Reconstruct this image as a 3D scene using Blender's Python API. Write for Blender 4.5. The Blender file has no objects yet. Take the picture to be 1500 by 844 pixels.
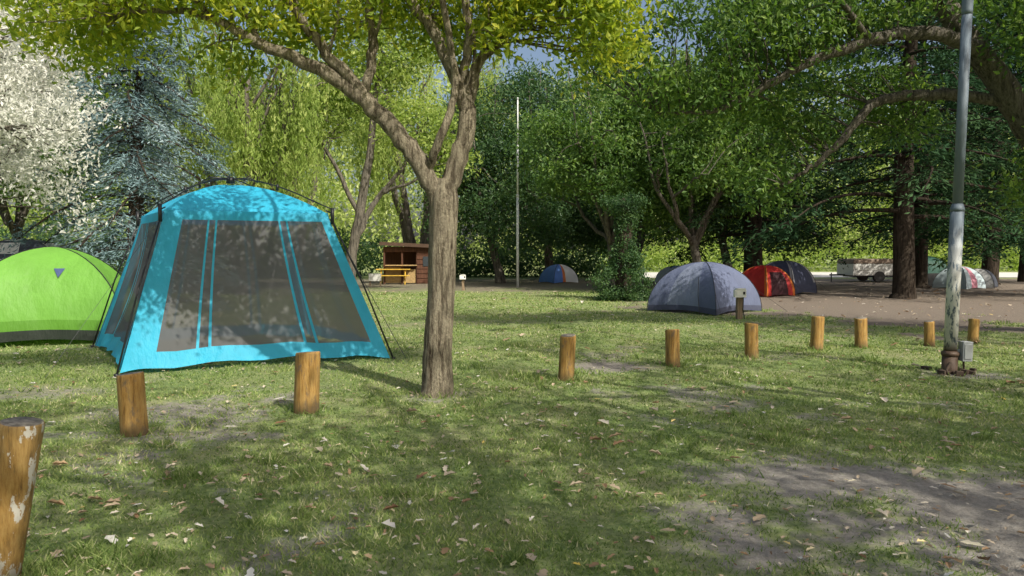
import bpy, math, random
import numpy as np
from mathutils import Vector
rng = np.random.default_rng(7)
random.seed(7)
scene = bpy.context.scene
COL = scene.collection

# ------------------------------------------------------------------ helpers
def vnoise(x, y, s=0.0):
    ix = np.floor(x); iy = np.floor(y); fx = x-ix; fy = y-iy
    def h(a, b):
        v = np.sin(a*127.1+b*311.7+s*17.3)*43758.5453
        return v-np.floor(v)
    fx = fx*fx*(3-2*fx); fy = fy*fy*(3-2*fy)
    return (h(ix, iy)*(1-fx)+h(ix+1, iy)*fx)*(1-fy)+(h(ix, iy+1)*(1-fx)+h(ix+1, iy+1)*fx)*fy
def fbm(x, y, s=0.0, o=4):
    a = .5; t = 0; n = 0
    for i in range(o):
        t = t+a*vnoise(x*2**i, y*2**i, s+i); n += a; a *= .5
    return t/n
def sstep(a, b, x):
    t = np.clip((x-a)/(b-a), 0, 1); return t*t*(3-2*t)
def ground_h(x, y):
    x = np.asarray(x, float); y = np.asarray(y, float)
    fade = 1-sstep(30, 60, np.hypot(x, y))
    return ((fbm(x*.35, y*.35, 3)-.5)*.10+(fbm(x*2.2, y*2.2, 5)-.5)*.03)*fade
def dirt_mask(x, y):
    n = fbm(x*.9, y*.9, 11); n2 = fbm(x*3.1, y*3.1, 12)
    def blob(cx, cy, rx, ry, w=1.0):
        d = np.sqrt(((x-cx)/rx)**2+((y-cy)/ry)**2)
        return w*sstep(1.35, .35, d+(n-.5)*1.1+(n2-.5)*.8)
    m = blob(3.2, 4.2, 1.9, 1.3)
    m = np.maximum(m, blob(3.4, 3.0, 2.2, 1.5))
    m = np.maximum(m, blob(2.3, 5.2, 1.0, 1.0, .85))
    m = np.maximum(m, blob(1.35, 10.3, .7, .7, .85))
    m = np.maximum(m, blob(-3.5, 7.4, 1.0, .5, .6))
    m = np.maximum(m, blob(-.85, 8.2, .45, .45, .5))
    m = np.maximum(m, blob(5.9, 9.6, .6, .4, .7))
    m = np.maximum(m, blob(-5.5, 8.4, .9, .5, .45))
    m = np.maximum(m, blob(-1.4, 16.5, 3.5, .8, .4))
    e = (y-(18.6-.78*(x-4)))*.25+(n-.5)*3.2+(n2-.5)*1.2
    m = np.maximum(m, sstep(-.4, 1.2, e)*sstep(3.0, 6.0, x+(n-.5)*5)*sstep(48, 42, y))
    m = np.maximum(m, .65*sstep(27, 34, y+(n-.5)*10)*sstep(48, 42, y))
    m = np.maximum(m, .55*sstep(.55, .72, fbm(x*.7+9, y*.7, 21)*.6+n2*.4))
    return np.clip(m, 0, 1)

def mesh_np(name, V, F, mats=(), attr=None, smooth=False, midx=None):
    V = np.ascontiguousarray(V, dtype=np.float32).reshape(-1, 3)
    me = bpy.data.meshes.new(name)
    F = np.ascontiguousarray(F, dtype=np.int32)
    k = F.shape[1]
    me.vertices.add(len(V)); me.vertices.foreach_set('co', V.ravel())
    me.loops.add(F.size); me.loops.foreach_set('vertex_index', F.ravel())
    me.polygons.add(len(F))
    me.polygons.foreach_set('loop_start', np.arange(0, F.size, k, dtype=np.int32))
    try: me.polygons.foreach_set('loop_total', np.full(len(F), k, dtype=np.int32))
    except Exception: pass
    me.polygons.foreach_set('use_smooth', np.full(len(F), smooth, dtype=bool))
    for m in mats: me.materials.append(m)
    if midx is not None: me.polygons.foreach_set('material_index', np.asarray(midx, dtype=np.int32))
    if attr:
        for an, av in attr.items():
            a = me.attributes.new(an, 'FLOAT', 'POINT')
            a.data.foreach_set('value', np.ascontiguousarray(av, dtype=np.float32))
    me.update(calc_edges=True)
    return me
def add_obj(name, me, parent=None, loc=(0, 0, 0), rot=(0, 0, 0)):
    o = bpy.data.objects.new(name, me); COL.objects.link(o)
    o.location = loc; o.rotation_euler = rot
    if parent: o.parent = parent
    return o
def group(name, loc=(0, 0, 0), rz=0, scale=1):
    e = bpy.data.objects.new(name, None); COL.objects.link(e)
    e.empty_display_size = .2
    e.location = loc; e.rotation_euler = (0, 0, rz)
    e.scale = (scale,)*3 if not hasattr(scale, '__len__') else scale
    return e

class MB:
    def __init__(s): s.v = []; s.f = []; s.m = []
    def face(s, pts, m=0):
        b = len(s.v); s.v += [tuple(p) for p in pts]; s.f.append(tuple(range(b, b+len(pts)))); s.m.append(m)
    def box(s, c, d, m=0, rz=0, taper=1.0, ry=0):
        hx, hy, hz = d[0]/2, d[1]/2, d[2]/2; b = len(s.v)
        for sz in (-1, 1):
            t = taper if sz > 0 else 1
            for sx, sy in ((-1, -1), (1, -1), (1, 1), (-1, 1)):
                x, y, z = sx*hx*t, sy*hy*t, sz*hz
                x, z = x*math.cos(ry)+z*math.sin(ry), -x*math.sin(ry)+z*math.cos(ry)
                x, y = x*math.cos(rz)-y*math.sin(rz), x*math.sin(rz)+y*math.cos(rz)
                s.v.append((c[0]+x, c[1]+y, c[2]+z))
        for f in ((3, 2, 1, 0), (4, 5, 6, 7), (0, 1, 5, 4), (1, 2, 6, 5), (2, 3, 7, 6), (3, 0, 4, 7)):
            s.f.append(tuple(b+i for i in f)); s.m.append(m)
    def tube(s, pts, rad, n=8, m=0, cap=True, jit=0):
        pts = [Vector(p) for p in pts]; b = len(s.v)
        if not hasattr(rad, '__len__'): rad = [rad]*len(pts)
        prev = None
        lob = [random.uniform(-jit, jit) for k in range(n)]
        for i, p in enumerate(pts):
            t = (pts[min(i+1, len(pts)-1)]-pts[max(i-1, 0)])
            if t.length < 1e-6: t = Vector((0, 0, 1))
            t.normalize()
            if prev is None:
                a = Vector((1, 0, 0)) if abs(t.x) < .8 else Vector((0, 1, 0))
                u = t.cross(a).normalized()
            else: u = (prev-t*prev.dot(t)).normalized()
            prev = u; w = t.cross(u)
            for k in range(n):
                an = 2*math.pi*k/n; r = rad[i]*(1+lob[k]+random.uniform(-jit, jit)*.5)
                s.v.append(tuple(p+(u*math.cos(an)+w*math.sin(an))*r))
        for i in range(len(pts)-1):
            for k in range(n):
                a0 = b+i*n+k; a1 = b+i*n+(k+1) % n
                s.f.append((a0, a1, a1+n, a0+n)); s.m.append(m)
        if cap:
            s.f.append(tuple(b+k for k in reversed(range(n)))); s.m.append(m)
            s.f.append(tuple(b+(len(pts)-1)*n+k for k in range(n))); s.m.append(m)
    def grid(s, P, nu, nv, mf):
        b = len(s.v)
        for j in range(nv+1):
            for i in range(nu+1): s.v.append(tuple(P(i, j)))
        for j in range(nv):
            for i in range(nu):
                m = mf(i, j)
                if m is None: continue
                a = b+j*(nu+1)+i
                s.f.append((a, a+1, a+nu+2, a+nu+1)); s.m.append(m)
    def obj(s, name, mats, parent=None, smooth=False, bevel=0, loc=(0, 0, 0), rot=(0, 0, 0)):
        me = bpy.data.meshes.new(name); me.from_pydata(s.v, [], s.f); me.update()
        for m in mats: me.materials.append(m)
        me.polygons.foreach_set('material_index', s.m)
        me.polygons.foreach_set('use_smooth', [smooth]*len(s.f))
        o = add_obj(name, me, parent, loc, rot)
        if bevel:
            md = o.modifiers.new('bev', 'BEVEL'); md.width = bevel; md.segments = 2; md.limit_method = 'ANGLE'
        return o

# ------------------------------------------------------------------ materials
def newmat(name):
    m = bpy.data.materials.new(name); m.use_nodes = True
    nt = m.node_tree; nt.nodes.clear()
    out = nt.nodes.new('ShaderNodeOutputMaterial')
    return m, nt, out
def N(nt, t, **kw):
    n = nt.nodes.new(t)
    for k, v in kw.items():
        if k in n.inputs: n.inputs[k].default_value = v
        else: setattr(n, k, v)
    return n
def ramp(nt, fac, stops):
    r = nt.nodes.new('ShaderNodeValToRGB'); e = r.color_ramp.elements
    while len(e) < len(stops): e.new(.5)
    for el, (p, c) in zip(e, stops): el.position = p; el.color = (*c, 1)
    nt.links.new(fac, r.inputs['Fac']); return r.outputs['Color']
def coords(nt, scale=(1, 1, 1), obj=True):
    tc = nt.nodes.new('ShaderNodeTexCoord'); mp = nt.nodes.new('ShaderNodeMapping')
    mp.inputs['Scale'].default_value = scale
    nt.links.new(tc.outputs['Object'], mp.inputs['Vector']); return mp.outputs['Vector']
def noise(nt, vec, scale, detail=4, rough=.6):
    n = N(nt, 'ShaderNodeTexNoise', Scale=scale, Detail=detail, Roughness=rough)
    nt.links.new(vec, n.inputs['Vector']); return n.outputs['Fac']
def mixc(nt, fac, a, b, mode='MIX'):
    m = nt.nodes.new('ShaderNodeMix'); m.data_type = 'RGBA'; m.blend_type = mode
    if isinstance(fac, float): m.inputs[0].default_value = fac
    else: nt.links.new(fac, m.inputs[0])
    for s, v in ((6, a), (7, b)):
        if isinstance(v, tuple): m.inputs[s].default_value = (*v, 1)
        else: nt.links.new(v, m.inputs[s])
    return m.outputs[2]
def simple(name, c, rough=.6, var=.25, scale=6, metal=0, bump=.1, c2=None, spec=.4, stretch=(1, 1, 1)):
    m, nt, out = newmat(name)
    vec = coords(nt, stretch); f = noise(nt, vec, scale)
    c2 = c2 or tuple(x*(1-var) for x in c)
    col = ramp(nt, f, [(.35, c2), (.65, c)])
    p = N(nt, 'ShaderNodeBsdfPrincipled', Roughness=rough, Metallic=metal)
    p.inputs['Specular IOR Level'].default_value = spec
    nt.links.new(col, p.inputs['Base Color'])
    b = N(nt, 'ShaderNodeBump', Strength=bump, Distance=.02); nt.links.new(noise(nt, vec, scale*3), b.inputs['Height'])
    nt.links.new(b.outputs[0], p.inputs['Normal']); nt.links.new(p.outputs[0], out.inputs[0])
    return m
def fabric(name, c, trans=.25, rough=.55):
    m, nt, out = newmat(name); vec = coords(nt)
    f = noise(nt, vec, 2.2, 3)
    col = ramp(nt, f, [(.3, tuple(x*.85 for x in c)), (.7, c)])
    p = N(nt, 'ShaderNodeBsdfPrincipled', Roughness=rough); p.inputs['Specular IOR Level'].default_value = .35
    t = N(nt, 'ShaderNodeBsdfTranslucent'); mx = N(nt, 'ShaderNodeMixShader'); mx.inputs[0].default_value = trans
    nt.links.new(col, p.inputs['Base Color']); nt.links.new(col, t.inputs['Color'])
    b = N(nt, 'ShaderNodeBump', Strength=.6, Distance=.07)
    nt.links.new(noise(nt, coords(nt, (1, 1, .4)), 4, 4), b.inputs['Height'])
    nt.links.new(b.outputs[0], p.inputs['Normal'])
    nt.links.new(p.outputs[0], mx.inputs[1]); nt.links.new(t.outputs[0], mx.inputs[2]); nt.links.new(mx.outputs[0], out.inputs[0])
    return m
def netting(name, c, open_):
    m, nt, out = newmat(name)
    d = N(nt, 'ShaderNodeBsdfDiffuse'); d.inputs[0].default_value = (*c, 1)
    t = N(nt, 'ShaderNodeBsdfTransparent'); mx = N(nt, 'ShaderNodeMixShader'); mx.inputs[0].default_value = open_
    nt.links.new(d.outputs[0], mx.inputs[1]); nt.links.new(t.outputs[0], mx.inputs[2]); nt.links.new(mx.outputs[0], out.inputs[0])
    return m
def leafmat(name, stops, trans=.4, tcol=(1.2, 1.25, .6), rough=.5, gloss=True):
    m, nt, out = newmat(name)
    a = N(nt, 'ShaderNodeAttribute', attribute_name='v')
    col = ramp(nt, a.outputs['Fac'], stops)
    if gloss:
        p = N(nt, 'ShaderNodeBsdfPrincipled', Roughness=rough); p.inputs['Specular IOR Level'].default_value = .35
        nt.links.new(col, p.inputs['Base Color'])
    else:
        p = N(nt, 'ShaderNodeBsdfDiffuse'); nt.links.new(col, p.inputs['Color'])
    t = N(nt, 'ShaderNodeBsdfTranslucent'); mx = N(nt, 'ShaderNodeMixShader'); mx.inputs[0].default_value = trans
    nt.links.new(mixc(nt, 1.0, col, tcol, 'MULTIPLY'), t.inputs['Color'])
    nt.links.new(p.outputs[0], mx.inputs[1]); nt.links.new(t.outputs[0], mx.inputs[2]); nt.links.new(mx.outputs[0], out.inputs[0])
    return m
def barkmat(name, dark, light, sc=14, vor=.55):
    m, nt, out = newmat(name)
    v = coords(nt, (1, 1, .13)); n1 = noise(nt, v, sc*1.6, 8, .75); n2 = noise(nt, coords(nt), 2.5, 4); n3 = noise(nt, coords(nt, (1, 1, .5)), sc*4, 4, .7)
    col = ramp(nt, n1, [(.40, dark), (.56, light)])
    col = mixc(nt, ramp(nt, n3, [(.35, (0, 0, 0)), (.7, (vor, vor, vor))]), col, dark)
    col = mixc(nt, ramp(nt, n2, [(.4, (0, 0, 0)), (.75, (.6, .6, .6))]), col, tuple(x*.6 for x in light))
    p = N(nt, 'ShaderNodeBsdfPrincipled', Roughness=.9); p.inputs['Specular IOR Level'].default_value = .15
    nt.links.new(col, p.inputs['Base Color'])
    ad = N(nt, 'ShaderNodeMath', operation='MULTIPLY_ADD'); nt.links.new(n3, ad.inputs[0]); ad.inputs[1].default_value = .4; nt.links.new(n1, ad.inputs[2])
    b = N(nt, 'ShaderNodeBump', Strength=1.0, Distance=.09); nt.links.new(ad.outputs[0], b.inputs['Height'])
    nt.links.new(b.outputs[0], p.inputs['Normal']); nt.links.new(p.outputs[0], out.inputs[0])
    return m

BARK = barkmat('bark_brown', (.08, .06, .04), (.54, .47, .34))
BARKD = barkmat('bark_dark', (.018, .014, .011), (.09, .07, .052), 9)
BARKG = barkmat('bark_grey', (.05, .045, .038), (.26, .23, .19), 9)
L_MAIN = leafmat('leaf_yellowgreen', [(0, (.12, .20, .03)), (.5, (.30, .40, .05)), (1, (.62, .62, .09))], .6, (1.4, 1.3, .7))
L_BROAD = leafmat('leaf_green', [(0, (.045, .10, .025)), (.5, (.105, .20, .045)), (1, (.27, .38, .085))], .45)
L_DARK = leafmat('leaf_dark', [(0, (.022, .06, .024)), (.5, (.055, .12, .042)), (1, (.14, .23, .07))], .35, gloss=True)
L_WILL = leafmat('leaf_willow', [(0, (.13, .20, .05)), (.5, (.31, .41, .11)), (1, (.58, .63, .24))], .5, gloss=False)
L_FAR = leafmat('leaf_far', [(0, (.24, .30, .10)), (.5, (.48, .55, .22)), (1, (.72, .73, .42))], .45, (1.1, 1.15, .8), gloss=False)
L_CED = leafmat('needle_cedar', [(0, (.014, .036, .017)), (.5, (.034, .076, .036)), (1, (.085, .15, .065))], .22, (1, 1.1, .8), gloss=False)
L_BLUE = leafmat('needle_blue', [(0, (.09, .15, .16)), (.5, (.20, .30, .32)), (1, (.38, .48, .50))], .25, (1, 1, 1), gloss=False)
L_SILV = leafmat('leaf_silver', [(0, (.50, .52, .44)), (.5, (.76, .76, .70)), (1, (.86, .86, .83))], .45, (1, 1, .97))
GRASSB = leafmat('grass_blade', [(0, (.12, .19, .055)), (.45, (.27, .36, .115)), (.8, (.44, .49, .20)), (1, (.68, .62, .42))], .4, (1.1, 1.12, .75), .6, gloss=False)
LITTER = leafmat('dry_leaf', [(0, (.16, .08, .04)), (.35, (.36, .24, .13)), (.7, (.58, .49, .37)), (.9, (.78, .75, .68)), (1, (.70, .50, .08))], .15, (1, 1, 1), .7)

gm, nt, out = newmat('ground_soil_grass')
v = coords(nt)
g1 = noise(nt, v, 1.1, 6); g2 = noise(nt, v, 22, 6, .7); g3 = noise(nt, v, 90, 4, .7)
gc = ramp(nt, g2, [(.3, (.10, .15, .055)), (.5, (.22, .30, .105)), (.7, (.38, .41, .17))])
gc = mixc(nt, ramp(nt, g1, [(.42, (0, 0, 0)), (.68, (.6, .6, .6))]), gc, (.40, .37, .21))
dc = ramp(nt, g2, [(.3, (.22, .20, .175)), (.7, (.42, .385, .34))])
dc = mixc(nt, ramp(nt, g3, [(.5, (0, 0, 0)), (.68, (.6, .6, .6))]), dc, (.54, .50, .44))
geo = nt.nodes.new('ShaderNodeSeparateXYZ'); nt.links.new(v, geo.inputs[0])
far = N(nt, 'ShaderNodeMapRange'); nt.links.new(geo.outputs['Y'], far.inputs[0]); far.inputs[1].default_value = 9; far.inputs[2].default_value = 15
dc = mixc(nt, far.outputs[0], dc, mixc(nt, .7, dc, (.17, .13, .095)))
at = N(nt, 'ShaderNodeAttribute', attribute_name='dirt')
ad = N(nt, 'ShaderNodeMath', operation='ADD'); nt.links.new(at.outputs['Fac'], ad.inputs[0])
g4 = noise(nt, v, 9, 6, .75)
ms = N(nt, 'ShaderNodeMath', operation='MULTIPLY_ADD'); nt.links.new(g4, ms.inputs[0]); ms.inputs[1].default_value = 1.8; ms.inputs[2].default_value = -.9
nt.links.new(ms.outputs[0], ad.inputs[1])
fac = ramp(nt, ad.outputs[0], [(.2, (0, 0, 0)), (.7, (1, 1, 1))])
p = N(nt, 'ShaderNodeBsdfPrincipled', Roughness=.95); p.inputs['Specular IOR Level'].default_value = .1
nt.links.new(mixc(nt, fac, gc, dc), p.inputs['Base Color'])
b = N(nt, 'ShaderNodeBump', Strength=.8, Distance=.03); ad2 = N(nt, 'ShaderNodeMath', operation='ADD')
nt.links.new(g2, ad2.inputs[0]); nt.links.new(g3, ad2.inputs[1]); nt.links.new(ad2.outputs[0], b.inputs['Height'])
nt.links.new(b.outputs[0], p.inputs['Normal']); nt.links.new(p.outputs[0], out.inputs[0])

NG = 420
t = np.linspace(-1, 1, NG)
gx = np.sinh(t*7)*.73; gy = np.sinh(t*7)*.73+5
X, Y = np.meshgrid(gx, gy)
Z = ground_h(X, Y)
V = np.stack([X, Y, Z], -1).reshape(-1, 3)
i = np.arange(NG-1); I, J = np.meshgrid(i, i)
a = (J*NG+I).ravel()
F = np.stack([a, a+1, a+NG+1, a+NG], -1)
me = mesh_np('ground', V, F, [gm], {'dirt': dirt_mask(V[:, 0], V[:, 1])}, True)
add_obj('ground', me)

POSTS = [(-3.37, 6.52, .55, .112), (-2.09, 7.42, .61, .125), (.68, 9.24, .57, .1), (2.26, 10.29, .52, .098), (3.66, 11.2, .53, .102), (4.98, 12.0, .55, .1),
         (5.83, 12.25, .5, .1), (7.17, 12.6, .43, .083), (8.1, 12.9, .43, .085)]
n = 380000
yy = np.exp(rng.uniform(np.log(2.6), np.log(30), n)); xx = rng.uniform(-1, 1, n)*(.78*yy+1.3)
dm = dirt_mask(xx, yy); patch = fbm(xx*1.7, yy*1.7, 31); patch2 = fbm(xx*.5, yy*.5, 33)
keep = (rng.random(n) > dm*1.2) & (rng.random(n) < .30+patch*1.05)
xx, yy, patch, patch2 = xx[keep], yy[keep], patch[keep], patch2[keep]; n = len(xx)
zz = ground_h(xx, yy)-.004
tuft = np.zeros(n)
for q in POSTS+[(-.85, 8.3, 0, .16), (5.82, 9.75, 0, .1), (-2.4, 3.5, 0, .1)]:
    tuft = np.maximum(tuft, np.exp(-((np.hypot(xx-q[0], yy-q[1])-q[3])/.13)**2))
tuft = np.maximum(tuft, .8*sstep(.62, .75, fbm(xx*2.7, yy*2.7, 41)))
hgt = rng.uniform(.012, .036, n)*(.45+patch)*(1+.02*yy)*(1+1.7*tuft); w = (.0024+.0007*yy)*rng.uniform(.7, 1.3, n)
an = rng.uniform(0, 2*np.pi, n); ln = rng.uniform(.2, 1.4, n)*hgt; la = rng.uniform(0, 2*np.pi, n)
P = np.stack([xx, yy, zz], -1); s = np.stack([np.cos(an)*w, np.sin(an)*w, 0*w], -1)
T = P+np.stack([np.cos(la)*ln, np.sin(la)*ln, hgt], -1)
V = np.stack([P-s, P+s, T], 1).reshape(-1, 3); F = np.arange(n*3).reshape(-1, 3)
vv = np.clip(-.02+patch2*.55+sstep(.45, .65, patch)*.22+rng.normal(0, .19, n)+(rng.random(n) < .12)*.5-.15*tuft, 0, 1)
add_obj('grass', mesh_np('grass', V, F, [GRASSB], {'v': np.repeat(vv, 3)}))

n = 5600
yy = np.exp(rng.uniform(np.log(2.6), np.log(32), n)); xx = rng.uniform(-1, 1, n)*(.78*yy+1.3)
kp = rng.random(n) < .3+1.0*sstep(.4, .65, fbm(xx*.8, yy*.8, 51)); xx = xx[kp]; yy = yy[kp]; n = len(xx)
sz = rng.uniform(.009, .028, n)*(1+.05*yy)*np.where(rng.random(n) < .12, 1.8, 1)
an = rng.uniform(0, 2*np.pi, n)
tmpl = np.array([(-1, 0), (-.45, .55), (.1, .42), (.35, .75), (1.0, 0), (.35, -.75), (.1, -.42), (-.45, -.55)])
A = np.stack([np.cos(an), np.sin(an)], -1); B = np.stack([-A[:, 1], A[:, 0]], -1)
pts = []; zb = ground_h(xx, yy); curl = rng.uniform(.0, .7, n); tl = rng.normal(0, .2, n); wd = rng.uniform(.5, 1, n)
for (u, q) in tmpl:
    q2 = q*wd
    pts.append(np.stack([xx+sz*(u*A[:, 0]+q2*B[:, 0]), yy+sz*(u*A[:, 1]+q2*B[:, 1]),
                         zb+.016+sz*(abs(q)*curl+u*tl+.25)], -1))
V = np.stack(pts, 1).reshape(-1, 3); b0 = np.arange(n)*8
F = np.concatenate([np.stack([b0+k for k in (0, 4, 3, 2, 1)], -1), np.stack([b0+k for k in (0, 7, 6, 5, 4)], -1)])
add_obj('fallen_leaves', mesh_np('fallen_leaves', V, F, [LITTER], {'v': np.repeat(np.clip(rng.beta(2.0, 1.6, n), 0, 1), 8)}))

# ------------------------------------------------------------------ trees
def spline(pts, rad, sub=4):
    P = np.array(pts, float); R = np.array(rad, float)
    if len(P) < 2: return P, R
    Q = np.vstack([2*P[0]-P[1], P, 2*P[-1]-P[-2]]); op = []; orr = []
    for i in range(len(P)-1):
        for k in range(sub):
            t = k/sub; a, b, c, d = Q[i], Q[i+1], Q[i+2], Q[i+3]
            op.append(.5*((2*b)+(-a+c)*t+(2*a-5*b+4*c-d)*t*t+(-a+3*b-3*c+d)*t**3)); orr.append(R[i]*(1-t)+R[i+1]*t)
    op.append(P[-1]); orr.append(R[-1]); return np.array(op), np.array(orr)
class Wood:
    def __init__(s): s.mb = MB(); s.sk = []
    def limb(s, pts, rad, n=8, sub=4, wig=.0, jit=.06):
        P, R = spline(pts, rad, sub)
        if wig: P[1:-1] += rng.normal(0, wig, (len(P)-2, 3))
        s.mb.tube(P, list(R), n, jit=jit); s.sk.append(P); return P
    def twig(s, q, r=.012, sag=.0):
        A = np.vstack(s.sk) if not hasattr(s, 'A') or s.An != len(s.sk) else s.A
        s.A = A; s.An = len(s.sk)
        d = A-q; k = np.argmin((d**2).sum(1)+np.where(A[:, 2] > q[2]+.2, 1.5, 0)); a = A[k]
        m = (a+q)/2+rng.normal(0, .08, 3)*np.linalg.norm(q-a)+np.array([0, 0, sag])
        P, R = spline([a, m, q], [r, r*.7, r*.3], 3)
        s.mb.tube(P, list(R), 4, cap=False)
    def build(s, name, mat):
        me = bpy.data.meshes.new(name); me.from_pydata(s.mb.v, [], s.mb.f); me.update(); me.materials.append(mat)
        me.polygons.foreach_set('use_smooth', [True]*len(s.mb.f)); return me
def unit(a): return a/np.maximum(np.linalg.norm(a, axis=-1, keepdims=True), 1e-6)
def leaves(name, C, A, L, W, v, mat, up=.35):
    n = len(C); A = unit(A); r = unit(rng.normal(0, 1, (n, 3))+np.array([0, 0, up*2])); B = unit(np.cross(A, r)); Nn = np.cross(A, B)
    L = np.broadcast_to(L, n)[:, None]; W = np.broadcast_to(W, n)[:, None]
    V = np.stack([C-A*L*.5, C+B*W*.5+Nn*W*.15-A*L*.05, C+A*L*.5-Nn*W*.1, C-B*W*.5+Nn*W*.15-A*L*.05], 1).reshape(-1, 3)
    return mesh_np(name, V, np.arange(n*4).reshape(-1, 4), [mat], {'v': np.repeat(np.clip(v, 0, 1), 4)})
def clumps(sub, per, sig, size, name, mat, flat=.7, vb=.5, vs=.14, asp=.45):
    k = len(sub); s = np.array(sub)
    C = np.repeat(s, per, 0)+rng.normal(0, 1, (k*per, 3))*np.array([1, 1, flat])*sig*np.repeat(rng.uniform(.7, 1.35, (k, 1)), per, 0)
    A = rng.normal(0, 1, (k*per, 3)); A[:, 2] -= .5
    v = np.repeat(rng.normal(vb, .13, k), per)+rng.normal(0, vs, k*per)
    L = size*rng.uniform(.7, 1.3, k*per)
    return leaves(name, C, A, L, L*asp, v, mat)
def ell(c, r, k, shell=.35):
    d = unit(rng.normal(0, 1, (k, 3))); q = rng.uniform(shell, 1, (k, 1))**.6
    return np.array(c)+d*q*np.array(r)

def broadleaf(seed, H=10, cb=3.0, R=3.5, nsub=210, per=130, size=.17, mat=L_BROAD, bark=BARKG, tr=.22, sig=.42, stems=1, nb=9):
    global rng; rng = np.random.default_rng(seed); random.seed(seed)
    w = Wood(); ends = []
    for s in range(stems):
        lean = rng.normal(0, .35, 2)*(2.2 if stems > 1 else 1)
        top = np.array([lean[0]*1.5, lean[1]*1.5, cb+.4])
        w.limb([(0, 0, -.1), (lean[0]*.2, lean[1]*.2, .5), (lean[0]*.7, lean[1]*.6, cb*.55), top], [tr*1.35, tr*1.05, tr*.9, tr*.75], 10)
        for k in range(6):
            az = k*1.05+rng.uniform(-.4, .4); rr = R*rng.uniform(.45, .85); zt = cb+(H-cb)*rng.uniform(.35, .95)
            if k == 0: rr *= .2; zt = H*.95
            st = top*rng.uniform(.75, 1)
            e = np.array([top[0]+math.cos(az)*rr, top[1]+math.sin(az)*rr, zt])
            m = st*.5+e*.5+np.array([math.cos(az), math.sin(az), -.3])*rr*.18
            w.limb([st, m, e], [tr*.5, tr*.32, tr*.09], 7, 5, wig=.05)
            m2 = m+np.array([math.cos(az+.9), math.sin(az+.9), .3])*rr*.7
            w.limb([m, (m+m2)/2+np.array([0, 0, .2]), m2], [tr*.25, tr*.17, tr*.06], 5, 4, wig=.04)
    cz = (H+cb)/2
    sub = []
    for k in range(nb):
        az = rng.uniform(0, 6.28); rr = R*rng.uniform(.2, .75); z = cz+(H-cb)*rng.uniform(-.36, .36)
        sub.append(ell((math.cos(az)*rr, math.sin(az)*rr, z), (R*.5, R*.5, (H-cb)*.24), nsub//nb))
    sub = np.vstack(sub)
    for q in sub[::2]: w.twig(q, .022)
    return w.build('wood', bark), clumps(sub, per, sig, size, 'foliage', mat)

def willow(seed, H=11, R=4.5, mat=L_WILL, drop=(1.5, 5), tr=.28, strands=700):
    global rng; rng = np.random.default_rng(seed); random.seed(seed)
    w = Wood(); tips = []
    for s in range(4):
        az = s*1.6+rng.uniform(-.5, .5); d = np.array([math.cos(az), math.sin(az), 0])
        p = [np.array([0, 0, -.1])+d*.1, d*.35+np.array([0, 0, 1.3]), d*R*.25+np.array([0, 0, H*.4]), d*R*.45+np.array([0, 0, H*.75])]
        w.limb(p, [tr*1.1, tr*.8, tr*.6, tr*.25], 8, 5, wig=.04)
        for k in range(9):
            az2 = az+rng.uniform(-1.1, 1.1); q = R*rng.uniform(.45, 1); d2 = np.array([math.cos(az2), math.sin(az2), 0])
            st = p[2]*(1-k/9)+p[3]*(k/9); e = d2*q+np.array([0, 0, H*rng.uniform(.55, 1)])
            m = (st+e)/2+np.array([0, 0, .8])
            tips.append(w.limb([st, m, e], [tr*.25, tr*.15, .02], 5, 5, wig=.05)[2:])
    cl = [(tips[rng.integers(len(tips))]) for _ in range(46)]
    cc = [t_[rng.integers(len(t_))] for t_ in cl]; C = []; A = []; vv = []
    cv = rng.normal(.5, .15, len(cc)); cd_ = rng.uniform(.45, 1.15, len(cc))
    for k in range(strands):
        q = rng.integers(len(cc)); t0 = cc[q]+rng.normal(0, .5, 3); ln = rng.uniform(*drop)*cd_[q]
        ln = min(ln, t0[2]-2.2); m = 42; u = np.sort(rng.random(m))
        sw = rng.normal(0, .12, 2)
        c = np.stack([t0[0]+sw[0]*u+.25*np.sin(u*3+k)*u, t0[1]+sw[1]*u, t0[2]-u*ln], -1)+rng.normal(0, .06, (m, 3))
        C.append(c); a = rng.normal(0, .45, (m, 3)); a[:, 2] -= 1; A.append(a); vv.append(cv[q]+rng.normal(0, .07)+rng.normal(0, .14, m))
    C = np.vstack(C); A = np.vstack(A); vv = np.hstack(vv); L = rng.uniform(.14, .26, len(C))
    return w.build('wood', BARKG), leaves('foliage', C, A, L, L*.27, vv, mat, .1)

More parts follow.
